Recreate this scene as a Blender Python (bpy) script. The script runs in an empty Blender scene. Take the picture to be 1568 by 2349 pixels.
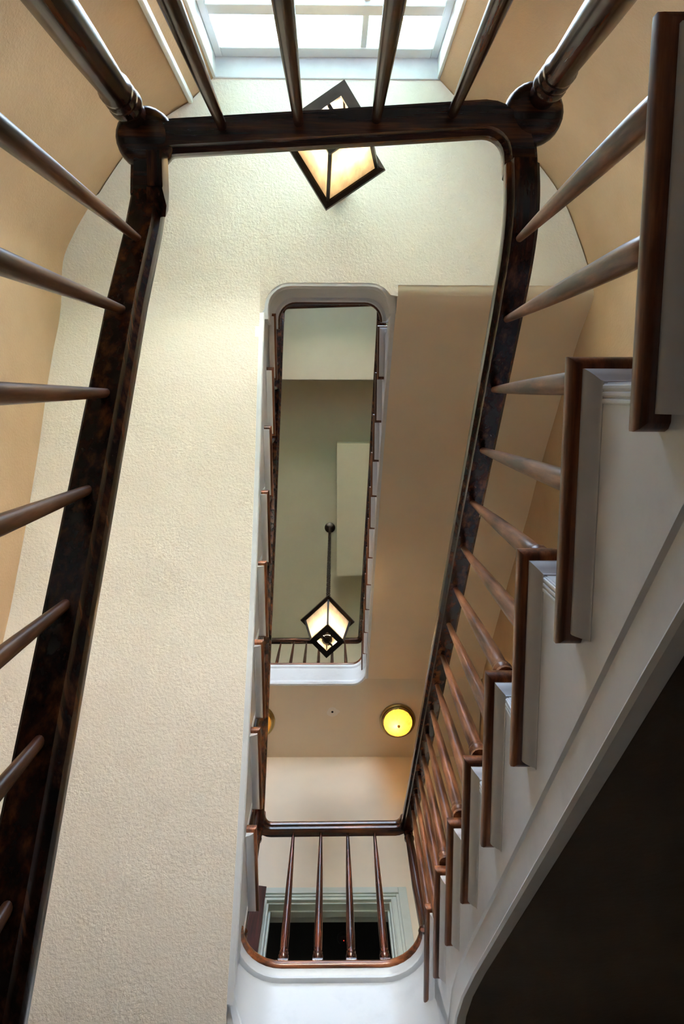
import bpy, bmesh, math, random
from mathutils import Vector, Matrix
random.seed(4)
S = bpy.context.scene
COL = S.collection
PI = math.pi

# ------------------------------------------------------------------ camera
def make_camera():
    th, ya, ro = .1645, .0121, .0004
    R = Vector((1, 0, 0)); U = Vector((0, -math.cos(th), math.sin(th))); F = Vector((0, math.sin(th), math.cos(th)))
    F2 = F*math.cos(ya)+R*math.sin(ya); R2 = R*math.cos(ya)-F*math.sin(ya)
    R3 = R2*math.cos(ro)+U*math.sin(ro); U3 = U*math.cos(ro)-R2*math.sin(ro)
    cd = bpy.data.cameras.new('camera'); cd.sensor_fit = 'HORIZONTAL'; cd.sensor_width = 36
    cd.lens = 36*1656/1568; cd.clip_start = .02; cd.clip_end = 200
    co = bpy.data.objects.new('camera', cd); COL.objects.link(co)
    m = Matrix.Identity(4)
    for i in range(3):
        m[i][0] = R3[i]; m[i][1] = U3[i]; m[i][2] = -F2[i]
    co.matrix_world = m
    S.camera = co
make_camera()

# ------------------------------------------------------------------ light
SKY = 8.5
def make_world():
    w = bpy.data.worlds.new('daylight'); S.world = w; w.use_nodes = True
    nt = w.node_tree; nt.nodes.clear()
    out = nt.nodes.new('ShaderNodeOutputWorld'); bg = nt.nodes.new('ShaderNodeBackground')
    tc = nt.nodes.new('ShaderNodeTexCoord'); sp = nt.nodes.new('ShaderNodeSeparateXYZ')
    cr = nt.nodes.new('ShaderNodeValToRGB'); mr = nt.nodes.new('ShaderNodeMapRange')
    mr.inputs[1].default_value = -1; mr.inputs[2].default_value = 1
    cr.color_ramp.elements[0].position = .40; cr.color_ramp.elements[0].color = (.30, .33, .26, 1)
    cr.color_ramp.elements[1].position = .53; cr.color_ramp.elements[1].color = (.72, .90, 1.15, 1)
    nt.links.new(tc.outputs['Generated'], sp.inputs[0]); nt.links.new(sp.outputs['Z'], mr.inputs[0])
    nt.links.new(mr.outputs[0], cr.inputs[0]); nt.links.new(cr.outputs[0], bg.inputs[0])
    bg.inputs[1].default_value = SKY
    nt.links.new(bg.outputs[0], out.inputs[0])
make_world()
def portal(x0, x1, z0, z1, y):
    l = bpy.data.lights.new('window_daylight_portal', 'AREA'); l.shape = 'RECTANGLE'; l.size = x1-x0; l.size_y = z1-z0
    l.cycles.is_portal = True
    o = bpy.data.objects.new('window_daylight_portal', l); COL.objects.link(o)
    o.location = ((x0+x1)/2, y, (z0+z1)/2); o.rotation_euler = (PI/2, 0, 0)   # faces +Y, into the stairwell
portal(-.53, .47, 1.75, 3.47, -1.60)
portal(-.53, .47, 4.8, 7.8, -1.60)
sl = bpy.data.lights.new('sun', 'SUN'); sl.energy = 215; sl.angle = .02; sl.color = (1, .97, .92)
so_ = bpy.data.objects.new('sun', sl); COL.objects.link(so_); so_.rotation_euler = (math.radians(-48), 0, math.radians(5)); so_.location = (0, 6, 14)
vs = S.view_settings
vs.view_transform = 'Standard'; vs.look = 'None'; vs.gamma = 1; vs.exposure = 1.45; vs.use_curve_mapping = False
S.cycles.max_bounces = 14; S.cycles.diffuse_bounces = 8

# ------------------------------------------------------------------ materials
def mat(name, rough=.5, spec=.5, metal=0):
    m = bpy.data.materials.new(name); m.use_nodes = True
    b = m.node_tree.nodes['Principled BSDF']
    b.inputs['Roughness'].default_value = rough; b.inputs['Metallic'].default_value = metal
    b.inputs['Specular IOR Level'].default_value = spec
    return m, m.node_tree, b
def coords(nt, scale, rot=(0, 0, 0)):
    tc = nt.nodes.new('ShaderNodeTexCoord'); mp = nt.nodes.new('ShaderNodeMapping')
    mp.inputs['Scale'].default_value = scale; mp.inputs['Rotation'].default_value = rot
    nt.links.new(tc.outputs['Object'], mp.inputs[0]); return mp.outputs[0]
def noise(nt, co, sc, det=4, rough=.55):
    n = nt.nodes.new('ShaderNodeTexNoise'); n.inputs['Scale'].default_value = sc; n.inputs['Detail'].default_value = det
    n.inputs['Roughness'].default_value = rough
    nt.links.new(co, n.inputs['Vector']); return n.outputs['Fac']
def ramp(nt, fac, stops):
    r = nt.nodes.new('ShaderNodeValToRGB'); e = r.color_ramp.elements
    while len(e) < len(stops): e.new(.5)
    for i, (p, c) in enumerate(stops):
        e[i].position = p; e[i].color = (*c, 1)
    nt.links.new(fac, r.inputs[0]); return r.outputs[0]
def bump(nt, b, fac, strength, dist):
    n = nt.nodes.new('ShaderNodeBump'); n.inputs['Strength'].default_value = strength; n.inputs['Distance'].default_value = dist
    nt.links.new(fac, n.inputs['Height']); nt.links.new(n.outputs[0], b.inputs['Normal'])
def addm(nt, a, b_, w):
    m = nt.nodes.new('ShaderNodeMath'); m.operation = 'MULTIPLY_ADD'; nt.links.new(a, m.inputs[0]); m.inputs[1].default_value = w
    nt.links.new(b_, m.inputs[2]); return m.outputs[0]

def plaster(name, c0, c1, rough, bs, bd, scale=95):
    m, nt, b = mat(name, rough, .35)
    co = coords(nt, (1, 1, 1))
    big = noise(nt, co, 2.2, 5); nt.links.new(ramp(nt, big, [(.3, c0), (.7, c1)]), b.inputs['Base Color'])
    fine = noise(nt, co, scale, 4, .6); mid = noise(nt, co, 9, 2)
    bump(nt, b, addm(nt, mid, fine, 1.2), bs, bd)
    return m
PLASTER = plaster('cream_stucco_plaster', (.79, .735, .655), (.85, .795, .72), .62, .75, .004)
WALLP = plaster('tan_wall_plaster', (.43, .295, .170), (.51, .355, .215), .6, .6, .0035)
SMOOTH = plaster('cream_smooth_plaster', (.74, .645, .51), (.80, .705, .565), .34, .25, .0025, 40)
UNDER = plaster('underside_painted_shade', (.05, .034, .022), (.08, .055, .036), .7, .3, .003, 60)  # shade beneath the near right flight is put into this dark colour
BULKP = plaster('greige_bulkhead_paint', (.40, .36, .30), (.44, .40, .34), .5, .15, .002, 40)
PALE = plaster('pale_bounce_floor', (.55, .52, .47), (.62, .59, .54), .5, .1, .002, 40)  # pale tone set to bounce light up from the unseen floors
TOPC = plaster('green_grey_ceiling_paint', (.36, .35, .27), (.40, .385, .30), .6, .15, .002, 40)
def paint(name, c0, c1, rough=.33, bs=.25):
    m, nt, b = mat(name, rough, .5)
    co = coords(nt, (1, 1, 1)); n1 = noise(nt, co, 7, 6, .65)
    nt.links.new(ramp(nt, n1, [(.28, c0), (.5, c1)]), b.inputs['Base Color'])
    bump(nt, b, noise(nt, co, 24, 4), bs, .0025); return m
WHITE = paint('white_gloss_paint', (.64, .68, .73), (.72, .76, .81))
CASING = paint('pale_green_white_paint', (.52, .57, .52), (.58, .63, .58))
def wood(name, axis, dark, mid, light, rough=.27, spec=.45, gs=22):
    m, nt, b = mat(name, rough, spec)
    sc = [gs, gs, gs]; sc[axis] = 1.3
    co = coords(nt, tuple(sc)); g = noise(nt, co, 2.4, 5, .6)
    co2 = coords(nt, (1, 1, 1)); p = noise(nt, co2, 3, 1)
    f = addm(nt, p, g, .30)
    nt.links.new(ramp(nt, f, [(.50, dark), (.68, mid), (.86, light)]), b.inputs['Base Color'])
    bump(nt, b, g, .25, .002)
    return m
W_D, W_M, W_L = (.006, .003, .002), (.045, .014, .007), (.17, .055, .018)
WOOD = [wood('dark_varnished_wood_'+'xyz'[i], i, W_D, W_M, W_L) for i in range(3)]
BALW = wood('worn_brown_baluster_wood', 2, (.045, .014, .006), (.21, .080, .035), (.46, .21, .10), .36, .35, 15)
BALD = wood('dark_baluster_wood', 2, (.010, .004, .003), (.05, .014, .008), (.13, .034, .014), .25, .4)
NOSE = [wood('tread_edge_wood_'+'xyz'[i], i, (.035, .012, .006), (.15, .045, .016), (.36, .13, .05), .3) for i in range(3)]
IRON, nt_, b_ = mat('dark_bronze_metal', .38, .5, .6); b_.inputs['Base Color'].default_value = (.022, .016, .012, 1)
BRASS, nt_, b_ = mat('aged_brass', .3, .5, 1); b_.inputs['Base Color'].default_value = (.42, .32, .14, 1)
BLACK, nt_, b_ = mat('painted_unlit_black', .8); b_.inputs['Base Color'].default_value = (.004, .004, .004, 1); b_.inputs['Specular IOR Level'].default_value = 0.1  # near black colour stands in for the lack of light in the room
DOORW = wood('dark_red_door_wood', 2, (.016, .004, .003), (.045, .010, .006), (.06, .012, .008), .6, .2)
def emis(name, col, st):
    m = bpy.data.materials.new(name); m.use_nodes = True; nt = m.node_tree; nt.nodes.clear()
    o = nt.nodes.new('ShaderNodeOutputMaterial'); e = nt.nodes.new('ShaderNodeEmission')
    e.inputs[0].default_value = (*col, 1); e.inputs[1].default_value = st; nt.links.new(e.outputs[0], o.inputs[0]); return m
BULB = emis('warm_lit_bulb', (1, .74, .42), 14)
REDLED = emis('red_indicator', (1, .02, .01), 3)
def artglass(name, tint, spread=.75):
    m = bpy.data.materials.new(name); m.use_nodes = True; nt = m.node_tree; nt.nodes.clear()
    o = nt.nodes.new('ShaderNodeOutputMaterial')
    t = nt.nodes.new('ShaderNodeBsdfTranslucent'); d = nt.nodes.new('ShaderNodeBsdfDiffuse')
    g = nt.nodes.new('ShaderNodeBsdfGlossy'); g.inputs['Roughness'].default_value = .25
    mx = nt.nodes.new('ShaderNodeMixShader'); mx.inputs[0].default_value = spread
    mg = nt.nodes.new('ShaderNodeMixShader'); mg.inputs[0].default_value = .05
    co = coords(nt, (30, 30, 7), (.3, .2, 0)); n = noise(nt, co, 1.0, 5, .6)
    c = ramp(nt, n, [(.3, tuple(v*.72 for v in tint)), (.65, tint)])
    nt.links.new(c, t.inputs[0]); nt.links.new(c, d.inputs[0])
    nt.links.new(d.outputs[0], mx.inputs[1]); nt.links.new(t.outputs[0], mx.inputs[2])
    nt.links.new(mx.outputs[0], mg.inputs[1]); nt.links.new(g.outputs[0], mg.inputs[2]); nt.links.new(mg.outputs[0], o.inputs[0])
    return m
ARTG = artglass('cream_art_glass', (.95, .86, .72))
AMBER = artglass('amber_ribbed_glass', (.40, .22, .05))
PANE = bpy.data.materials.new('window_glass'); PANE.use_nodes = True
_nt = PANE.node_tree; _nt.nodes.clear(); _o = _nt.nodes.new('ShaderNodeOutputMaterial')
_t = _nt.nodes.new('ShaderNodeBsdfTransparent'); _g = _nt.nodes.new('ShaderNodeBsdfGlossy'); _g.inputs['Roughness'].default_value = .02
_m = _nt.nodes.new('ShaderNodeMixShader'); _m.inputs[0].default_value = .06
_nt.links.new(_t.outputs[0], _m.inputs[1]); _nt.links.new(_g.outputs[0], _m.inputs[2]); _nt.links.new(_m.outputs[0], _o.inputs[0])

# ------------------------------------------------------------------ helpers
def box(bm, x0, x1, y0, y1, z0, z1):
    v = [bm.verts.new(p) for p in ((x0, y0, z0), (x1, y0, z0), (x1, y1, z0), (x0, y1, z0), (x0, y0, z1), (x1, y0, z1), (x1, y1, z1), (x0, y1, z1))]
    for f in ((3, 2, 1, 0), (4, 5, 6, 7), (0, 1, 5, 4), (1, 2, 6, 5), (2, 3, 7, 6), (3, 0, 4, 7)): bm.faces.new([v[i] for i in f])
def loft(bm, rings, closed=True, caps=True):
    R = [[bm.verts.new(p) for p in r] for r in rings]
    n = len(R[0])
    for a, b in zip(R, R[1:]):
        for i in range(n if closed else n-1):
            j = (i+1) % n; bm.faces.new((a[i], a[j], b[j], b[i]))
    if caps and closed:
        bm.faces.new(R[0][::-1]); bm.faces.new(R[-1])
    return R
def prism(bm, pts, axis, a, b):
    def P(p, w):
        return {0: (w, p[0], p[1]), 1: (p[0], w, p[1]), 2: (p[0], p[1], w)}[axis]
    loft(bm, [[P(p, a) for p in pts], [P(p, b) for p in pts]])
def lathe(bm, prof, seg=14, c=(0, 0, 0)):
    loft(bm, [[(c[0]+r*math.cos(2*PI*k/seg), c[1]+r*math.sin(2*PI*k/seg), c[2]+z) for k in range(seg)] for r, z in prof])
def sweep(bm, prof, path, closed_prof=True):
    """prof: (u sideways, w up); path: 3D points"""
    P = [Vector(p) for p in path]; rings = []
    for i, p in enumerate(P):
        t0 = (P[i]-P[i-1]).normalized() if i else None
        t1 = (P[i+1]-P[i]).normalized() if i < len(P)-1 else None
        t = ((t0 or t1)+(t1 or t0)).normalized()
        s = t.cross(Vector((0, 0, 1))).normalized()
        k = 1.0
        if t0 and t1:
            h0 = Vector((t0.x, t0.y)).normalized() if Vector((t0.x, t0.y)).length > 1e-6 else None
            h1 = Vector((t1.x, t1.y)).normalized() if Vector((t1.x, t1.y)).length > 1e-6 else None
            if h0 and h1: k = 1/max(.5, math.sqrt(max(0, (1+h0.dot(h1))/2)))
        u = s.cross(t)
        rings.append([tuple(p+s*a*k+u*b) for a, b in prof])
    loft(bm, rings, closed_prof)
def smooth3(P, n=4):
    out = []
    for i in range(len(P)-1):
        p0, p1, p2, p3 = P[max(0, i-1)], P[i], P[i+1], P[min(len(P)-1, i+2)]
        for k in range(n):
            t = k/n
            out.append(tuple(.5*(2*p1[c]+(p2[c]-p0[c])*t+(2*p0[c]-5*p1[c]+4*p2[c]-p3[c])*t*t+(-p0[c]+3*p1[c]-3*p2[c]+p3[c])*t**3) for c in (0, 1, 2)))
    return out+[P[-1]]
def arc(c, r, a0, a1, n, z=None):
    o = []
    for i in range(n+1):
        a = math.radians(a0+(a1-a0)*i/n); p = (c[0]+r*math.cos(a), c[1]+r*math.sin(a))
        o.append(p if z is None else (*p, z))
    return o
def make(name, bm, m, parent=None, smooth=False, bevel=0, **props):
    bmesh.ops.recalc_face_normals(bm, faces=bm.faces[:])
    me = bpy.data.meshes.new(name); bm.to_mesh(me); bm.free()
    me.materials.append(m)
    if smooth:
        for p in me.polygons: p.use_smooth = True
        me.set_sharp_from_angle(angle=math.radians(38))
    o = bpy.data.objects.new(name, me); COL.objects.link(o)
    if parent: o.parent = parent
    if bevel:
        b = o.modifiers.new('bevel', 'BEVEL'); b.width = bevel; b.segments = 2; b.limit_method = 'ANGLE'
    for k, v in props.items(): o[k] = v
    return o
def empty(name, label, cat, group=None, loc=None):
    o = bpy.data.objects.new(name, None); COL.objects.link(o); o.empty_display_size = .1
    o['label'] = label; o['category'] = cat
    if group: o['group'] = group
    if loc: o.location = loc
    return o
def B(): return bmesh.new()

# ------------------------------------------------------------------ levels
ZF, ZA, ZB, ZC, ZD, ZT = -1.332, .468, 2.178, 4.03, 6.31, 8.9
YS = 3.137
NL = [(-1.25, -.45), (-1.238, -.589), (-1.182, -.709), (-1.095, -.842), (-.957, -1.03), (-.86, -1.13), (-.752, -1.21), (-.636, -1.279)]
NR = [(1.215, -.45), (1.190, -.555), (1.124, -.72), (1.055, -.863), (.948, -1.004), (.782, -1.161), (.68, -1.23), (.568, -1.280)]
WR = [(1.215, -.45), (1.25, .2), (1.275, .8), (1.28, YS)]
def smooth_line(P, n=4):
    out = []
    for i in range(len(P)-1):
        p0, p1, p2, p3 = P[max(0, i-1)], P[i], P[i+1], P[min(len(P)-1, i+2)]
        for k in range(n):
            t = k/n
            out.append(tuple(.5*(2*p1[c]+(p2[c]-p0[c])*t+(2*p0[c]-5*p1[c]+4*p2[c]-p3[c])*t*t+(-p0[c]+3*p1[c]-3*p2[c]+p3[c])*t**3) for c in (0, 1)))
    return out+[P[-1]]
NL = smooth_line(NL); NR = smooth_line(NR)
def off(poly, d):       # outward copy of a wall line
    out = []
    for i, p in enumerate(poly):
        a = Vector(poly[max(0, i-1)]); b = Vector(poly[min(len(poly)-1, i+1)]); t = (b-a).normalized()
        out.append((p[0]+t.y*d, p[1]-t.x*d))
    return out
# ------------------------------------------------------------------ walls
def wall_from(line, side, z0, z1, bm, th=.16):
    o = off(line, th*side); prism(bm, line+o[::-1], 2, z0, z1)
bm = B(); prism(bm, [(-1.25, -.45), (-1.25, YS), (-1.42, YS), (-1.42, -.45)], 2, ZF, ZT+.3)
make('wall_left', bm, WALLP, kind='structure')
bm = B(); prism(bm, WR+[(1.45, YS), (1.45, -.45)], 2, ZF, ZT+.3)
make('wall_right', bm, WALLP, kind='structure')
# curved north wall with two window openings
bm = B()
def curved(z0, z1):
    prism(bm, NL+[(-.53, -1.37), (-.53, -1.62), (-1.42, -1.62), (-1.42, -.45)], 2, z0, z1)
    prism(bm, NR+[(.47, -1.37), (.47, -1.62), (1.45, -1.62), (1.45, -.45)], 2, z0, z1)
curved(ZF, ZT+.3)
for z0, z1 in ((ZF, 1.75), (3.47, 4.8), (7.8, ZT+.3)): box(bm, -.53, .47, -1.62, -1.37, z0, z1)
make('wall_north', bm, WALLP, smooth=True, kind='structure')
# south wall with the doorway
DX0, DX1, DZ = -.412, .362, 4.04
bm = B()
box(bm, -1.42, DX0, YS, YS+.13, ZF, ZD); box(bm, DX1, 1.45, YS, YS+.13, ZF, ZD)
box(bm, DX0, DX1, YS, YS+.13, DZ, ZD); box(bm, DX0, DX1, YS, YS+.13, ZF, ZB)
make('wall_south', bm, SMOOTH, kind='structure')
bm = B(); box(bm, -1.42, 1.45, YS, YS+.13, ZD, ZT+.3); make('wall_south_upper', bm, TOPC, kind='structure')
bm = B(); box(bm, -1.42, 1.45, -1.62, YS+.13, ZF-.12, ZF); make('floor', bm, PALE, kind='structure')
bm = B(); box(bm, -1.42, 1.45, -1.62, YS+.13, ZT, ZT+.12)
make('ceiling', bm, TOPC, kind='structure')
bm = B(); box(bm, -1.25, 1.24, -1.62, -.140, ZT-.60, ZT)
make('ceiling_bulkhead', bm, BULKP, kind='structure')
bm = B(); box(bm, 0.045, 1.27, .6, 2.22, ZT-.30, ZT)
make('ceiling_lowered_panel', bm, TOPC, kind='structure')
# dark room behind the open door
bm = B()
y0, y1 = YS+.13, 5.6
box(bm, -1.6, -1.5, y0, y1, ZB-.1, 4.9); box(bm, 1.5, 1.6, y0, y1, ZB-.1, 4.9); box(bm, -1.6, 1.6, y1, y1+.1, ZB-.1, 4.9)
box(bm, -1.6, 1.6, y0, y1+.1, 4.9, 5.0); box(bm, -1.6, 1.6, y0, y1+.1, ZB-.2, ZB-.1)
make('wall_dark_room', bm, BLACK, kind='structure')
sd = empty('smoke_detector', 'small smoke detector with a red light in the dark room beyond the door', 'detector', loc=(0.081, 4.099, 4.9))
bm = B(); lathe(bm, [(.05, 0), (.05, -.02), (.04, -.035)]); make('detector_body', bm, BLACK, sd, True)
bm = B(); lathe(bm, [(.0015, -.034), (.002, -.038), (.001, -.040)], 8); make('indicator_light', bm, REDLED, sd, True)

# ------------------------------------------------------------------ unseen courtyard, added to steer daylight through the north windows
LAWN, nt_, b_ = mat('sunlit_lawn', .9); b_.inputs['Base Color'].default_value = (.12, .19, .115, 1)
COURT, nt_, b_ = mat('white_offscreen_wall', .9); b_.inputs['Base Color'].default_value = (.82, .78, .72, 1)
SIDEBLOCK, nt_, b_ = mat('dark_light_blocker', .9); b_.inputs['Base Color'].default_value = (.10, .10, .07, 1)
bm = B(); box(bm, -30, 30, -30, -1.64, ZF-.5, ZF-.3); make('courtyard_ground', bm, LAWN, kind='structure')
bm = B(); box(bm, -8, 8, -14.6, -14, ZF-.3, 5.2); prism(bm, [(-14.8, 5.2), (-13.8, 5.2), (-14.3, 6.0)], 0, -8.3, 8.3); make('wall_sun_reflector', bm, COURT, kind='structure')  # added pale house wall, sized to bounce sun level into the stairwell
for x0, x1 in ((-16, -1.43), (1.46, 16)):
    bm = B(); box(bm, x0, x1, -1.60, -1.2, ZF-.3, ZT+.3); make('wall_facade_sunblock', bm, COURT, kind='structure')  # unseen house front, added to cast shade over the lawn
for x0, x1 in ((-20, -8.4), (8.4, 20)):
    bm = B(); box(bm, x0, x1, -14.4, -13.9, ZF-.3, 3.2); make('wall_light_blocker', bm, SIDEBLOCK, kind='structure')  # added dark walls that narrow the spread of the window light

# ------------------------------------------------------------------ windows
def window(n, z0, z1, lab):
    w = bpy.data.objects.new('window_%d' % n, None); COL.objects.link(w); w.location = (-.03, -1.45, z0); w['kind'] = 'structure'
    def pt(name, fn, m=WHITE, bev=.004):
        b = B(); fn(b); o = make(name, b, m, w, bevel=bev); o.location = (.03, 1.45, -z0); return o
    x0, x1, yg = -.53, .47, -1.45
    pt('reveal_lining', lambda b: (box(b, x0-.003, x0+.012, -1.6, -1.368, z0, z1), box(b, x1-.012, x1+.003, -1.6, -1.368, z0, z1), box(b, x0, x1, -1.6, -1.366, z1-.012, z1+.002)))
    pt('sill', lambda b: box(b, x0+.012, x1-.012, -1.6, -1.33, z0, z0+.03))
    zi0, zi1 = z0+.03, z1-.012; nrow = 6 if n == 1 else 7
    ph = (zi1-zi0-.10-.09)/nrow
    def frame(b):
        box(b, x0+.012, x0+.045, yg-.04, yg, zi0, zi1); box(b, x1-.045, x1-.012, yg-.04, yg, zi0, zi1)
        box(b, x0+.045, x1-.045, yg-.04, yg, zi1-.085, zi1); box(b, x0+.045, x1-.045, yg-.04, yg, zi0, zi0+.09)
    pt('sash_frame', frame)
    zr = zi1-.085-.30
    pt('meeting_rail', lambda b: box(b, x0+.045, x1-.045, yg-.045, yg+.012, zr-.075, zr))
    xs = [x0+.045, -.205+.0, .118, x1-.045]
    for i, xm in enumerate((-.205, .128)):
        pt('glazing_bar', lambda b: (box(b, xm-.013, xm+.013, yg-.035, yg-.004, zr, zi1-.085), box(b, xm-.013, xm+.013, yg-.035, yg-.004, zi0+.09, zr-.075)), bev=.003)
    rows = [(zr, zi1-.085)]; zz = zr-.075; k = 4; hh = (zz-zi0-.09)/k
    for i in range(k):
        rows.append((zz-hh*(i+1), zz-hh*i))
        if i: pt('glazing_bar', lambda b: box(b, x0+.045, x1-.045, yg-.034, yg-.006, zz-hh*i-.011, zz-hh*i+.011), bev=0)
    cx = [x0+.045, -.205, .128, x1-.045]
    for a, c in rows:
        for i in range(3):
            pt('glass_pane', lambda b: box(b, cx[i]+.002, cx[i+1]-.002, yg-.024, yg-.020, a+.002, c-.002), PANE, 0)
    return w
window(1, 1.75, 3.47, '')
window(2, 4.8, 7.8, '')
bm = B(); lathe  # (plaster corner bead beside the window)
sweep(bm, arc((0, 0), .007, 0, 324, 9), [(-.634, -1.279, ZA+.02), (-.6341, -1.279, 3.46)]) if False else box(bm, -.643, -.622, -1.292, -1.262, ZA, 3.468)
make('trim_1', bm, WHITE, kind='structure', bevel=.006)

# ------------------------------------------------------------------ door
def door():
    d = bpy.data.objects.new('door_1', None); COL.objects.link(d); d['kind'] = 'structure'; d.location = (0, 0, 0)
    def band(nm, o, w, dep, y=YS):
        b = B(); xa, xb, zt = DX0-o, DX1+o, DZ+o
        box(b, xa-w, xa, y-dep, y, ZB, zt+w); box(b, xb, xb+w, y-dep, y, ZB, zt+w); box(b, xa, xb, y-dep, y, zt, zt+w)
        make(nm, b, CASING, d, bevel=.003)
    band('architrave', .050, .052, .030)
    band('architrave_moulding', .034, .016, .020)
    band('architrave_bead', .008, .026, .012)
    band('jamb_edge', 0, .008, .020)
    b = B()
    for xa, xb in ((DX0, DX0+.012), (DX1-.012, DX1)): box(b, xa, xb, YS, YS+.13, ZB, DZ)
    box(b, DX0+.012, DX1-.012, YS, YS+.13, DZ-.012, DZ)
    make('door_lining', b, CASING, d, bevel=.002)
    b = B(); box(b, DX0+.012, DX0+.024, YS+.045, YS+.085, ZB, DZ-.012); box(b, DX1-.024, DX1-.012, YS+.045, YS+.085, ZB, DZ-.012)
    box(b, DX0+.024, DX1-.024, YS+.045, YS+.085, DZ-.024, DZ-.012)
    make('door_stop', b, CASING, d, bevel=.002)
    # open leaf folded back to the left
    lf = B(); W, T = .74, .04; zt = DZ-.0
    box(lf, 0, W, 0, T, ZB+.01, zt)
    o = make('door_leaf', lf, DOORW, d, bevel=.003); o.location = (DX0-.005, YS-.075, 0); o.rotation_euler = (0, 0, math.radians(188)); 
    for zp in (2.35, 2.78, 3.38):
        pb = B(); 
        for xa in (.09, .40): box(pb, xa, xa+.25, -.008, 0, zp, zp+(.34 if zp < 3.3 else .50))
        make('door_panel', pb, DOORW, o, bevel=.004)
    hb = B(); 
    for z in (2.4, 3.75): lathe(hb, [(.011, 0), (.011, .1), (.006, .108)], 10, (DX0-.018, YS-.052, z))
    make('hinge', hb, BRASS, d, True, label='brass hinge')
door()

# ------------------------------------------------------------------ handrail profile
_h = [(.0195, -.052), (.0205, -.046), (.0215, -.040), (.0235, -.0385), (.0290, -.035), (.0305, -.027), (.0300, -.014), (.023, -.005), (.010, 0)]
RAIL = _h+[(-a, b) for a, b in _h[::-1]]
def rail(parent, path, m=None, name='handrail'):
    bm = B(); sweep(bm, RAIL, path); return make(name, bm, m or WOOD[1], parent, True)
# baluster: unit height, foot rings, entasis and slender tip
def baluster_mesh(name, m, rb=.0155, rt=.0062, H=.65):
    p = [(.018, 0), (.018, .010), (.0125, .016), (.0185, .026), (.0185, .032), (.0125, .040), (.0165, .047), (.0125, .055)]
    for k in range(11):
        t = k/10; p.append((rb-(rb-rt)*(t**1.7)-(.0012 if k == 0 else 0), .06+t*(H-.06)))
    bm = B(); lathe(bm, [(r, z/H) for r, z in p], 14)
    bmesh.ops.recalc_face_normals(bm, faces=bm.faces[:])
    me = bpy.data.meshes.new(name); bm.to_mesh(me); bm.free(); me.materials.append(m)
    for q in me.polygons: q.use_smooth = True
    me.set_sharp_from_angle(angle=math.radians(50))
    return me
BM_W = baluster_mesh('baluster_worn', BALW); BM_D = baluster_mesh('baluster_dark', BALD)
BM_A = baluster_mesh('baluster_landing', BALD, .0165, .0085, .86)
def baluster(parent, x, y, z0, z1, me, dx=0, dy=0):
    o = bpy.data.objects.new('baluster', me); COL.objects.link(o); o.parent = parent
    o.location = (x, y, z0); h = math.hypot(z1-z0, math.hypot(dx, dy)); o.scale = (1, 1, h)
    q = Vector((0, 0, 1)).rotation_difference(Vector((dx, dy, z1-z0)))
    o.rotation_euler = (q.to_matrix() @ Matrix.Rotation(random.uniform(0, 6), 3, 'Z')).to_euler()
    return o

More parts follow.
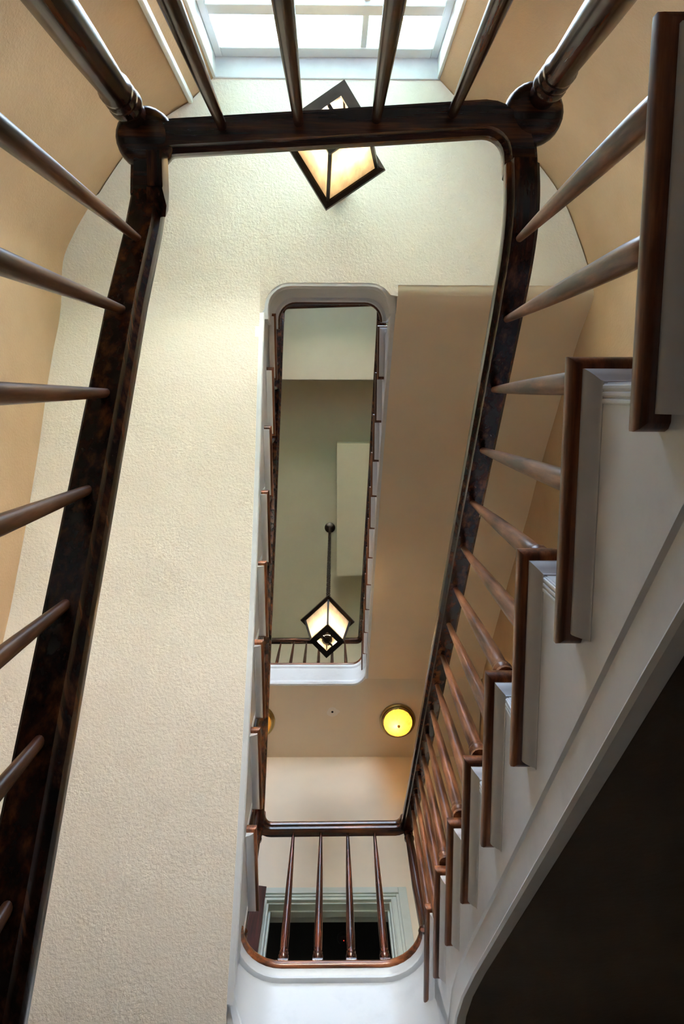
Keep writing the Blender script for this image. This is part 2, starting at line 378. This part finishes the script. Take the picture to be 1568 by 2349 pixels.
# ------------------------------------------------------------------ stair flights
def flight(label, s, d, xf, y0, z0, n, t, r, xw, bottom, ln=.338, string_x=.028, drift=0, sc_in=.0135, mh=.09, soff=None, soff_in=.026, sm=None):
    """s: side (+1 right), d: +1 climbs to +Y, xf: nosing edge |x|, y0/z0 first nosing, bottom: soffit line (y,z)"""
    f = empty('stair_flight', label, 'stairs', loc=(s*xf, y0, z0))
    inv = Vector((-s*xf, -y0, -z0))
    def pt(name, bm, m, **k):
        for v in bm.verts:
            if abs(v.co.x) < 1.1: v.co.x += s*drift*(v.co.y-y0)
        o = make(name, bm, m, f, **k); o.location = inv; return o
    xs_ = xf+string_x
    X = lambda v: s*v
    for k in range(n):
        y = y0+d*k*t; z = z0+k*r
        yb = y+d*(t+.03); ye = y+d*ln
        def foot(o, back=0.0, end=0.0):
            return [(X(xf+o), y+d*o), (X(xw), y+d*o), (X(xw), yb-d*back), (X(xf+.044-min(o, .02)), yb-d*back), (X(xf+.044-min(o, .02)), ye-d*(o+end)), (X(xf+o), ye-d*(o+end))]
        bm = B()
        loft(bm, [[(*p, z+zz) for p in foot(o)] for o, zz in ((.007, 0), (.002, -.004), (0, -.010), (0, -.019), (.003, -.026), (.009, -.030))])
        tr = pt('tread', bm, NOSE[1], smooth=True)
        bm = B()
        loft(bm, [[(*p, z+zz) for p in ([(X(xf+o), y+d*o), (X(xw-.01), y+d*o), (X(xw-.01), y+d*.032), (X(xs_+.002), y+d*.032), (X(xs_+.002), ye-d*(.016)), (X(xf+o), ye-d*.016)])]
                  for o, zz in ((sc_in, -.0295), (sc_in, -.035), (sc_in+(string_x-sc_in)*.18, -.041), (sc_in+(string_x-sc_in)*.5, -.048), (string_x-.0018, -.053), (string_x-.0008, -.058))])
        sc = pt('scotia', bm, WHITE, smooth=True); 
        # riser below this tread
        bm = B(); ya, yb2 = sorted((y+d*.029, y+d*.045)); box(bm, *sorted((X(xs_+.004), X(xw-.004))), ya, yb2, z-r+.001, z-.030)
        pt('riser', bm, WHITE)
        # reeded mitre strips on the string under the front of the tread
        for q in (.034, .0415, .049):
            bm = B(); ya, yb2 = sorted((y+d*(q-.003), y+d*(q+.003))); box(bm, *sorted((X(xs_-.0020), X(xs_+.003))), ya, yb2, z-r+.003, z-.058)
            pt('string_reed', bm, WHITE, bevel=.0018)
    # string: stepped top, straight (eased) bottom
    ytop = y0+d*n*t
    def zb(y):
        pts = sorted(bottom)
        if y <= pts[0][0]: return pts[0][1]
        for (a, za), (b, zc) in zip(pts, pts[1:]):
            if a <= y <= b: return za+(zc-za)*(y-a)/(b-a)
        return pts[-1][1]
    poly = []
    for k in range(n):
        y = y0+d*k*t+d*.030; z = z0+k*r-.031
        poly += [(y, z-r if k else z-r+.0), (y, z)]
    yl = y0+d*n*t+d*.030
    zl = z0+(n-1)*r-.031
    poly += [(yl, zl), (yl, zl+r-.03)]
    yend = [p[0] for p in bottom][-1]
    # extend to the landing string at the top, then back along the bottom line
    bp = bottom[::-1]
    poly2 = poly + [(bp[0][0], zl+r-.03)] + bp
    bm = B(); a, b = sorted((X(xs_), X(xs_+.028))); prism(bm, poly2, 0, a, b); pt('string', bm, WHITE)
    # bottom moulding band of the string with bead
    path = bottom
    bm = B(); prof = [(0, 0), (.010, 0), (.014, .006), (.010, .014), (.006, .018), (.006, mh-.012), (.010, mh-.006), (.006, mh), (0, mh)]
    rings = []
    for i, (yy, zz) in enumerate(path):
        rings.append([(X(xs_-u+.001), yy, zz+w-.004) for u, w in prof])
    loft(bm, rings); pt('string_moulding', bm, WHITE, smooth=True)
    # plaster soffit
    bm = B(); so = soff or bottom; so = [(yy, zz-.002) for yy, zz in so]; up = [(yy, zz+.05) for yy, zz in so]
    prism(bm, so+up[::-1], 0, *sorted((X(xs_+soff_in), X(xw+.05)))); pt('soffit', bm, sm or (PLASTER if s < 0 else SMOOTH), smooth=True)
    return f

F1B = [(1.70, -1.32)]+[(1.60-i*.25, -1.332+.02+i*.2-.0) for i in range(1, 8)]+[(-.36, .16)]
bot1 = [(1.55, -1.32), (-.25, .12), (-.38, .20)]
flight('lower left flight descending below the near handrail', -1, -1, .283, 1.42, ZA-.2*7, 7, .25, .2, 1.245, bot1)
bot2 = [(-.62, .02), (-.40, .13), (.26, .626), (.39, .722), (1.197, 1.325), (1.36, 1.44), (1.48, 1.51), (1.62, 1.555), (1.80, 1.575)]
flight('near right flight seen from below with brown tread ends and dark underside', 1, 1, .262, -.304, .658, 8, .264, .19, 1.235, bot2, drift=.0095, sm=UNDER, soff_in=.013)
bot3 = [(1.80, 1.885), (1.765, 1.915), (1.556, 2.115), (1.232, 2.40), (.84, 2.71), (.55, 2.90), (.25, 3.08), (-.03, 3.225), (-.20, 3.328), (-.30, 3.395), (-.36, 3.43)]
flight('left flight with cream stucco underside and white tread brackets', -1, -1, .270, 1.868, ZB+.2058, 8, .2755, .2058, 1.245, bot3, ln=.335, string_x=.036, drift=-.010, sc_in=.010, mh=.05, soff_in=.010,
       soff=[(2.6, 1.590), (2.2, 1.60), (2.10, 1.635), (1.765, 1.915)]+bot3[2:-2]+[(-.28, 3.385), (-.34, 3.42), (-.40, 3.448), (-.46, 3.463), (-.52, 3.4685), (-.84, 3.4695)])
bot4 = [(-.486, 3.48), (-.40, 3.56), (-.2, 3.76), (0, 3.95), (.3, 4.235), (.54, 4.45), (1.22, 4.99), (1.9, 5.50), (2.3, 5.80), (2.42, 5.86)]
flight('upper right flight rising to the top landing, smooth cream underside', 1, 1, .249, -.372, ZC+.19, 11, .2544, .19, 1.235, bot4, ln=.30, string_x=.040, sc_in=.011, mh=.05, soff_in=.010,
       soff=[(-.56, 3.476), (-.50, 3.474), (-.465, 3.4725), (-.44, 3.484), (-.40, 3.522), (-.34, 3.60), (-.28, 3.675)]+bot4[2:])

# ------------------------------------------------------------------ landings
def landing(label, edge, z, zbm, rear, m_soffit, xl, xr, zfun=None, soffit_line=None):
    """edge: plan line of the nosing along the well; rear: plan points closing the slab"""
    f = empty('stair_landing', label, 'landing', loc=(0, edge[len(edge)//2][1], z))
    inv = Vector((0, -f.location.y, -f.location.z))
    def pt(name, bm, m, **k):
        o = make(name, bm, m, f, **k); o.location = inv; return o
    cy = sum(p[1] for p in edge)/len(edge); back = 1 if sum(p[1] for p in rear)/len(rear) > cy else -1
    # side vectors: move line away from the well
    def inset(dist):
        out = []
        for i, p in enumerate(edge):
            a = Vector(edge[max(0, i-1)]); b = Vector(edge[min(len(edge)-1, i+1)]); t = (b-a).normalized()
            n = Vector((t.y, -t.x))
            if n.y*back < -1e-6 or (abs(n.y) < 1e-6 and n.x*(p[0]) < 0): n = -n
            out.append((p[0]+n.x*dist, p[1]+n.y*dist))
        return out
    bm = B()
    loft(bm, [[(*p, z+zz) for p in inset(o)+rear] for o, zz in ((.007, 0), (.002, -.004), (0, -.010), (0, -.019), (.003, -.026), (.009, -.030))])
    pt('landing_floor', bm, NOSE[0], smooth=True)
    strip = lambda prof: [[(*p, z+zz) for p in inset(o)] for o, zz in prof]
    def band(prof, name):
        bm = B(); rows = [[(*inset(o)[i], z+zz) for o, zz in prof] for i in range(len(edge))]
        loft(bm, rows); pt(name, bm, WHITE, smooth=True)
    band([(.010, -.0295), (.010, -.035), (.014, -.045), (.017, -.053), (.013, -.058), (.013, -.067), (.020, -.072), (.032, -.073), (.040, -.073), (.040, -.0295)], 'scotia')
    h = zbm-z
    def fband():
        bm = B(); rows = []
        for i in range(len(edge)):
            h = (zfun(edge[i]) if zfun else zbm)-z
            pr_ = [(.028, -.06), (.028, h+.092), (.022, h+.086), (.018, h+.080), (.022, h+.074), (.022, h+.018), (.018, h+.012), (.016, h+.004), (.020, h), (.05, h), (.05, -.06)]
            rows.append([(*inset(o)[i], z+zz) for o, zz in pr_])
        loft(bm, rows); pt('fascia', bm, WHITE, smooth=True)
    fband()
    bm = B(); loft(bm, [[(*p, zz) for p in inset(.10)+rear] for zz in (z-.001, z+.004)]); pt('bounce_sheet', bm, PALE)  # added pale sheet, out of view, bouncing light onto strings above
    if 0: band([(.028, -.06), (.028, h+.092), (.022, h+.086), (.018, h+.080), (.022, h+.074), (.022, h+.018), (.018, h+.012), (.014, h+.004), (.018, h), (.05, h), (.05, -.06)], 'fascia')
    bm = B(); loft(bm, [[(*p, zz) for p in (soffit_line(inset) if soffit_line else inset(.034)+rear)] for zz in (zbm-.002, zbm+.03)])
    pt('soffit', bm, m_soffit)
    return f, pt, inset
def well_edge(xl, xr, yend_l, yc, yend_r, r, d):
    """d=+1: landing on +Y side; from left to right"""
    if d > 0:
        a = [(xl, yend_l)]+arc((xl+r, yc-r), r, 180, 90, 8)+arc((xr-r, yc-r), r, 90, 0, 8)+[(xr, yend_r)]
    else:
        a = [(xl, yend_l)]+arc((xl+r, yc+r), r, 180, 270, 8)+arc((xr-r, yc+r), r, 270, 360, 8)+[(xr, yend_r)]
    return a
g = .004
nl = [(p[0]*.996, p[1]*.996) for p in NL]; nr = [(p[0]*.996, p[1]*.996) for p in NR]
rearN = nr[::-1][::-1]
rearN = [(1.21, -.34)]+nr+[(.47, -1.37), (-.53, -1.37)]+nl[::-1]+[(-1.245, -.30)]
landing('lower half landing below the frame, in front of the bright window', well_edge(-.283, .270, -.33, -.47, -.30, .09, -1), ZA, .20, rearN, SMOOTH, 0, 0)
def slC(inset):
    e = [p for p in inset(.034) if p[1] < -.44 or p[0] < 0]
    e = [(-.350, -.84), (-.350, e[0][1])]+e[1:]+[(.30, -.44), (.30, -.49)]
    return e+[(1.20, -.49)]+[p for p in nr if p[1] < -.50]+[(.47, -1.37), (-.53, -1.37)]+[p for p in nl[::-1] if p[1] < -.84]+[(-1.12, -.84)]
landing('half landing underside of cream stucco near the top of the picture', well_edge(-.286, .252, -.335, -.465, -.372, .085, -1), ZC, 3.47, rearN, PLASTER, 0, 0, soffit_line=slC, zfun=lambda p: 3.47 if p[0] < 0 or p[1] < -.45 else 3.47+(p[1]+.45)*1.3)
rearB = [(1.27, 1.80), (1.27, YS), (-1.25, YS), (-1.25, 1.86)]
landing('landing with pale blue white curved fascia and wooden edge at the bottom of the well', well_edge(-.300, .290, 1.775, 1.905, 1.79, .125, 1), ZB, 1.585, rearB, SMOOTH, 0, 0, soffit_line=lambda inset: [(-.05, 2.12)]+[p for p in inset(.034) if p[0] > -.05]+rearB[:3]+[(-1.25, 2.12)],
        zfun=lambda p: 1.585 if p[0] > -.1 else (1.585+.325*min(1, max(0, (-.1-p[0])/.2))**1.5))
eD = [(-1.245, 2.445), (-.60, 2.446)]+arc((.262-.10, 2.447-.10), .10, 90, 0, 8)+[(.262, 2.34)]
ld, ldpt, _i = landing('top landing with white fascia, two round ceiling lights beneath', eD, ZD, 5.86, [(1.27, 2.34), (1.27, YS), (-1.25, YS)], SMOOTH, 0, 0)
# old lamp mark: pale filler patch with a hole under the top landing
bm = B()
ring = [(.048*(1+.12*math.sin(3*a))*math.cos(a)+(.02 if -.6 < a < .3 else 0), .045*math.sin(a)) for a in [i*2*PI/20-PI for i in range(20)]]
inner = [(.010*math.cos(i*2*PI/20-PI), .010*math.sin(i*2*PI/20-PI)) for i in range(20)]
cx, cy, cz = -.007, 2.72, 5.860
loft(bm, [[(cx+p[0], cy+p[1], cz+.001) for p in ring], [(cx+p[0]*.96, cy+p[1]*.96, cz-.003) for p in ring], [(cx+p[0], cy+p[1], cz-.003) for p in inner]], True, False)
ldpt('filler_patch', bm, PLASTER, label='pale filler patch where a lamp once hung')
bm = B(); lathe(bm, [(.0105, -.001), (.0095, -.0025)], 12, (cx, cy, cz)); ldpt('cable_hole', bm, BLACK)

# ------------------------------------------------------------------ balustrades
# flight 1 (near left)
b1 = empty('balustrade', 'near left handrail with slanting brown balusters, worn underside', 'banister', loc=(-.32, 1.3, -.6))
def under(parent, o): o.location = o.location-parent.location; return o
L1 = [(-.326, -.340, 1.388), (-.326, -.25, 1.320), (-.325, -.121, 1.200), (-.325, .13, 1.003), (-.325, .377, .808), (-.325, .504, .708), (-.325, 1.3, .07)]
under(b1, rail(b1, L1))
for j in range(13):
    y = -.249+.1255*j; zt = 1.260-.1*j if j > 0 else 1.262
    k = math.floor((y+.33)/.25); zz = ZA-.2*k - (.2 if True else 0)
    under(b1, baluster(b1, -.322, y, zz-.0005, zt+.004, BM_W))
# landing A
ba = empty('balustrade', 'dark landing handrail with round newel caps across the top of the picture', 'banister', loc=(0, -.47, ZA))
ZR = 1.388
zr = ZR
yl, yr = -.440, -.474
pathA = [(-.327, -.335, zr-.010), (-.327, yl+.06, zr)]+[(p[0], p[1], zr) for p in arc((-.327+.05, yl+.05), .05, 180, 270, 6)][1:]
pathA += [(0, (yl+yr)/2, zr)]+[(p[0], p[1], zr) for p in arc((.330-.065, yr+.065), .065, 270, 360, 7)]+[(.330, -.37, zr-.012)]
under(ba, rail(ba, pathA, WOOD[0]))
for x, yy in ((-.192, -.452), (-.06, -.458), (.074, -.464), (.205, -.474)):
    under(ba, baluster(ba, x, yy, ZA-.0005, zr-.048, BM_A))
for x, y, cx_, cy_ in ((-.343, -.468, -.327, -.436), (.358, -.502, .349, -.480)):
    bm = B()
    H = zr-.055-ZA
    lathe(bm, [(.032, 0), (.032, .06), (.024, .07), (.031, .085), (.031, .095), (.023, .11), (.029, .20), (.030, .35), (.027, .6), (.023, H-.115), (.027, H-.105), (.027, H-.095), (.022, H-.088), (.027, H-.078), (.027, H-.068), (.022, H-.060), (.028, H-.050), (.028, H-.040), (.023, H-.03), (.023, H)], 24)
    o = make('newel_post', bm, BALD, ba, True); o.location = (x, y, ZA-.0005); under(ba, o)
    bm = B(); lathe(bm, [(.030, -.004), (.043, -.001), (.050, .006), (.052, .020), (.050, .036), (.041, .047), (.020, .053), (.001, .055)], 28)
    o = make('newel_cap', bm, WOOD[0], ba, True); o.location = (cx_, cy_, zr-.050); under(ba, o)
# small scrolled end under the left joint
bm = B(); sweep(bm, [(-.013, -.05), (.013, -.05), (.017, -.02), (.013, 0), (-.013, 0), (-.017, -.02)], [(-.304, -.40, zr-.03), (-.303, -.345, zr-.034), (-.303, -.315, zr-.045), (-.304, -.300, zr-.065)])
under(ba, make('rail_scroll', bm, WOOD[1], ba, True))
# flight 2 (right)
b2 = empty('balustrade', 'right handrail climbing beside brown tread ends, worn balusters lit on top', 'banister', loc=(.32, -.3, .658))
L2 = [(.330, -.385, zr-.018), (.330, -.335, zr-.030), (.3295, -.28, 1.362), (.328, -.2, 1.400), (.326, .0, 1.535), (.325, .5, 1.90), (.324, 1.0, 2.262), (.323, 1.5, 2.622), (.322, 1.72, 2.785), (.322, 1.80, 2.845), (.322, 1.84, 2.875)]
L2 = smooth3(L2); under(b2, rail(b2, L2))
def zrail(L, y):
    for a, b in zip(L, L[1:]):
        lo, hi = sorted((a[1], b[1]))
        if lo <= y <= hi: return a[2]+(b[2]-a[2])*(y-a[1])/(b[1]-a[1])
    return L[0][2] if abs(y-L[0][1]) < abs(y-L[-1][1]) else L[-1][2]
for j in range(16):
    y = -.264+.1285*1.005*j
    k = int((y-.0+.304)/.264+1e-6); k = min(k, 7)
    z0 = .658+k*.19
    under(b2, baluster(b2, .310, y-.008, z0-.0005, zrail(L2, y)-.056, BM_W, .013, .008))
# landing B
bb = empty('balustrade', 'landing handrail with four slender dark balusters in front of the dark doorway', 'banister', loc=(0, 1.88, ZB))
zb_ = 2.90
pathB = [(-.322, 1.79, zb_-.01)]+[(p[0], p[1], zb_) for p in arc((-.322+.055, 1.877-.055), .055, 180, 90, 6)]+[(p[0], p[1], zb_) for p in arc((.322-.055, 1.873-.055), .055, 90, 0, 6)]+[(.322, 1.80, zb_-.025)]
under(bb, rail(bb, pathB, WOOD[0]))
for x in (-.1715, -.053, .0625, .1785): 
    under(bb, baluster(bb, x, 1.928, ZB+.003, zb_-.048, BM_D, 0, -.046))
    q = B(); box(q, x-.019, x+.019, 1.928-.019, 1.928+.019, ZB-.001, ZB+.010); under(bb, make('baluster_block', q, BALD, bb, bevel=.002))
for x in (-.322, .322):
    bm = B(); H = .70
    lathe(bm, [(.026, 0), (.026, .05), (.018, .06), (.024, .075), (.018, .09), (.021, .3), (.016, H-.11), (.021, H-.10), (.021, H-.09), (.015, H-.08), (.020, H-.065), (.020, H-.055), (.016, H-.04), (.026, H-.02), (.028, H), (.02, H+.012)], 18)
    o = make('newel_post', bm, BALD, bb, True); o.location = (x, 1.862, ZB-.0005); under(bb, o)
# flight 3
b3 = empty('balustrade', 'dark handrail edging the left side of the well above the white brackets', 'banister', loc=(-.325, 1.8, ZB))
L3 = [(-.325, 1.83, 2.885), (-.325, 1.78, 2.882), (-.325, 1.70, 2.945), (-.325, .857, 3.575), (-.326, .0, 4.217), (-.328, -.40, 4.515), (-.328, -.46, 4.575)]
under(b3, rail(b3, L3))
for j in range(15):
    y = 1.77-.1378*j; k = min(7, int((1.868-y)/.2755)); z0 = ZB+.2058*(k+1)
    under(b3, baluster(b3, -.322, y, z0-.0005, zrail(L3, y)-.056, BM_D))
# landing C
bc = empty('balustrade', 'far half landing handrail at the head of the inner well', 'banister', loc=(0, -.5, ZC))
zc_ = 4.62
pathC = [(-.330, -.42, zc_-.03)]+[(p[0], p[1], zc_) for p in arc((-.330+.055, -.535+.055), .055, 180, 270, 6)]+[(p[0], p[1], zc_) for p in arc((.298-.055, -.553+.055), .055, 270, 360, 6)]+[(.298, -.44, zc_+.0)]
under(bc, rail(bc, pathC, WOOD[0]))
for x in (-.20, -.08, .04, .16): under(bc, baluster(bc, x, -.530, ZC-.0005, zc_-.048, BM_D))
# flight 4
b4 = empty('balustrade', 'dark handrail edging the right side of the inner well', 'banister', loc=(.295, -.4, ZC))
L4 = [(.298, -.46, zc_), (.298, -.40, 4.66), (.296, .1, 5.06), (.296, .52, 5.42), (.291, 1.565, 6.33), (.286, 2.25, 6.90), (.283, 2.36, 6.99), (.283, 2.42, 7.02)]
under(b4, rail(b4, L4))
for j in range(21):
    y = -.33+.1272*j; k = min(10, int((y+.372)/.2544)); z0 = ZC+.19*(k+1)
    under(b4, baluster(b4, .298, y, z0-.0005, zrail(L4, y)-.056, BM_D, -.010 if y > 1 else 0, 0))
# landing D
bd = empty('balustrade', 'top landing handrail with thin upright balusters behind the hanging lantern', 'banister', loc=(0, 2.49, ZD))
pathD = [(-1.24, 2.488, 7.03)]+[(p[0], p[1], 7.03) for p in arc((.283-.05, 2.486-.05), .05, 90, 0, 6)]
under(bd, rail(bd, pathD, WOOD[0]))
for i in range(11):
    x = .118-.1285*i
    under(bd, baluster(bd, x, 2.486, ZD-.0005, 6.985, BM_D))

# ------------------------------------------------------------------ lanterns
def bar(bm, a, b, w):
    a = Vector(a); b = Vector(b); t = (b-a).normalized()
    u = t.cross(Vector((0, 0, 1)));  u = Vector((1, 0, 0)) if u.length < 1e-4 else u.normalized()
    v = t.cross(u)
    loft(bm, [[tuple(p+u*i*w+v*j*w) for i, j in ((-1, -1), (1, -1), (1, 1), (-1, 1))] for p in (a, b)])
def lantern(label, x, y, zt, ang, hang_z, power):
    f = empty('hanging_lantern', label, 'lamp', loc=(x, y, zt)); f.rotation_euler = (0, 0, ang-PI/4)
    a, c, H = .117, .076, .43
    def sq(h, z): return [(-h, -h, z), (h, -h, z), (h, h, z), (-h, h, z)]
    def mk(n, bm, m, **k): return make(n, bm, m, f, **k)
    # lid with sloping rim
    bm = B()
    loft(bm, [sq(.112, -.004), sq(.124, -.012), sq(.141, -.006), sq(.143, .010), sq(.134, .022), sq(.08, .06), sq(.03, .085)], True, False)
    loft(bm, [sq(.112, -.004), sq(.112, .014), sq(.03, .07)], True, False)
    bm.faces.new([bm.verts.new(p) for p in sq(.03, .085)])
    mk('lid', bm, IRON)
    bm = B(); P = sq(a, 0); Q = sq(c, -H)
    for p, q in zip(P, Q): bar(bm, p, q, .0065)
    mk('corner_bars', bm, IRON)
    bm = B()
    for i in range(4): bar(bm, P[i], P[(i+1) % 4], .008)
    mk('top_frame', bm, IRON)
    bm = B(); w = .028
    loft(bm, [sq(c+.009, -H+.010), sq(c+.009, -H-.010), sq(c-w, -H-.010), sq(c-w, -H+.006)], True, False)
    loft(bm, [sq(c+.009, -H+.010), sq(c-w, -H+.006)], True, False)
    mk('bottom_frame', bm, IRON)
    # hub with three arms
    bm = B(); z = -H+.02
    lathe(bm, [(.008, z-.018), (.022, z-.014), (.036, z), (.034, z+.010), (.012, z+.03)], 12)
    for k in range(3):
        an = k*2*PI/3+.5; bar(bm, (0, 0, z), (.040*math.cos(an), .040*math.sin(an), z+.018), .005)
    bar(bm, (-c, 0, -H+.008), (c, 0, -H+.008), .006)
    mk('lamp_holder', bm, IRON)
    bm = B(); bm2 = B()
    for k in range(3):
        an = k*2*PI/3+.5; cx_, cy_ = .040*math.cos(an), .040*math.sin(an)
        lathe(bm2, [(.009, z+.02), (.009, z+.085)], 10, (cx_, cy_, 0))
        lathe(bm, [(.007, z+.086), (.013, z+.10), (.015, z+.118), (.010, z+.14), (.002, z+.158)], 10, (cx_, cy_, 0))
    mk('candle_sleeve', bm2, IRON, smooth=True); mk('bulb', bm, BULB, smooth=True)
    for i in range(4):
        j = (i+1) % 4
        p0, p1 = Vector(P[i]), Vector(P[j]); q0, q1 = Vector(Q[i]), Vector(Q[j])
        def mixp(u, v): return (p0*(1-u)+p1*u)*(1-v)+(q0*(1-u)+q1*u)*v
        cs = [mixp(.03, .015), mixp(.97, .015), mixp(.95, .985), mixp(.05, .985)]
        n = (cs[1]-cs[0]).cross(cs[3]-cs[0]).normalized()
        bm = B(); loft(bm, [[tuple(v) for v in cs], [tuple(v+n*.002) for v in cs]])
        mk('glass_pane', bm, ARTG)
    # hanging gear
    L = hang_z-zt
    bm = B(); lathe(bm, [(.012, .08), (.02, .088), (.02, .096), (.008, .104), (.006, .12)], 12); mk('finial', bm, IRON, smooth=True)
    bm = B()
    zz = .118; k = 0; lh, lw = .036, .022
    while zz < L-.03:
        ph = 0 if k % 2 else PI/2
        c0, s0 = math.cos(ph), math.sin(ph)
        pts = []
        for q in range(10):
            an = 2*PI*q/10; px = lw*.75*math.cos(an); pz = lh*.62*math.sin(an)
            pts.append(Vector((px*c0+random.uniform(-.002, .002), px*s0, zz+lh*.5+pz)))
        nrm = Vector((-s0, c0, 0)); ringv = []
        for q in range(10):
            t = (pts[(q+1) % 10]-pts[q-1]).normalized(); bb_ = nrm.cross(t)
            ringv.append([bm.verts.new(pts[q]+nrm*.0048*i+bb_*.0048*j_) for i, j_ in ((-1, -1), (1, -1), (1, 1), (-1, 1))])
        for q in range(10):
            for e in range(4): bm.faces.new((ringv[q][e], ringv[q][(e+1) % 4], ringv[(q+1) % 10][(e+1) % 4], ringv[(q+1) % 10][e]))
        zz += lh*.93; k += 1
    bar(bm, (.001, .001, L-.06), (.0, .0, L-.005), .004)
    mk('chain', bm, IRON, kind='stuff')
    bm = B(); lathe(bm, [(.066, L), (.066, L-.006), (.056, L-.018), (.03, L-.030), (.01, L-.036)], 24); mk('canopy', bm, IRON, smooth=True)
    l = bpy.data.lights.new('lantern_bulb_light', 'POINT'); l.energy = power; l.color = (1, .78, .50); l.shadow_soft_size = .035
    lo = bpy.data.objects.new('lantern_bulb_light', l); COL.objects.link(lo); lo.parent = f; lo.location = (0, 0, -H+.13)
    return f
lantern('lantern hanging close under the half landing, half hidden by the top handrail', .012, -.923, 3.08, math.radians(102), 3.4655, 3.2)
lantern('lantern on a long chain from the top ceiling, seen against the far balusters', -.042, 1.676, 5.15, math.radians(92), 8.9, 3.2)

# ------------------------------------------------------------------ round ceiling lights
def dome(label, x, y, z, power):
    f = empty('ceiling_light', label, 'lamp', loc=(x, y, z), group=None)
    bm = B(); lathe(bm, [(.150, 0), (.155, -.006), (.152, -.016), (.140, -.024), (.134, -.022), (.136, -.034), (.122, -.046), (.112, -.044), (.112, -.01), (.0, -.008)], 48)
    make('brass_ring', bm, BRASS, f, smooth=True)
    bm = B(); seg = 144; rings = []
    for k in range(15):
        a = PI/2*k/14.0; r = .118*math.cos(a)+.004; zz = -.040-.075*math.sin(a)
        rings.append([((r+(.0022*math.cos(a) if q % 2 else 0))*math.cos(2*PI*q/seg), (r+(.0022*math.cos(a) if q % 2 else 0))*math.sin(2*PI*q/seg), zz) for q in range(seg)])
    loft(bm, rings); make('glass_dome', bm, AMBER, f)
    bm = B(); lathe(bm, [(.013, -.113), (.013, -.118), (.007, -.122), (.010, -.128), (.007, -.136), (.001, -.139)], 14); make('finial', bm, BRASS, f, smooth=True)
    bm = B(); lathe(bm, [(.012, -.02), (.016, -.03), (.026, -.05), (.026, -.07), (.015, -.085), (.002, -.09)], 14, (-.02, 0, 0)); make('bulb', bm, BULB, f, smooth=True)
    l = bpy.data.lights.new('ceiling_bulb_light', 'POINT'); l.energy = power; l.color = (1, .72, .30); l.shadow_soft_size = .03
    lo = bpy.data.objects.new('ceiling_bulb_light', l); COL.objects.link(lo); lo.parent = f; lo.location = (-.02, 0, -.075)
dome('round amber ribbed ceiling light under the top landing, fully in view', .556, 2.80, 5.860, 7)
dome('round ceiling light mostly hidden behind the left handrail', -.655, 2.80, 5.860, 0.6)
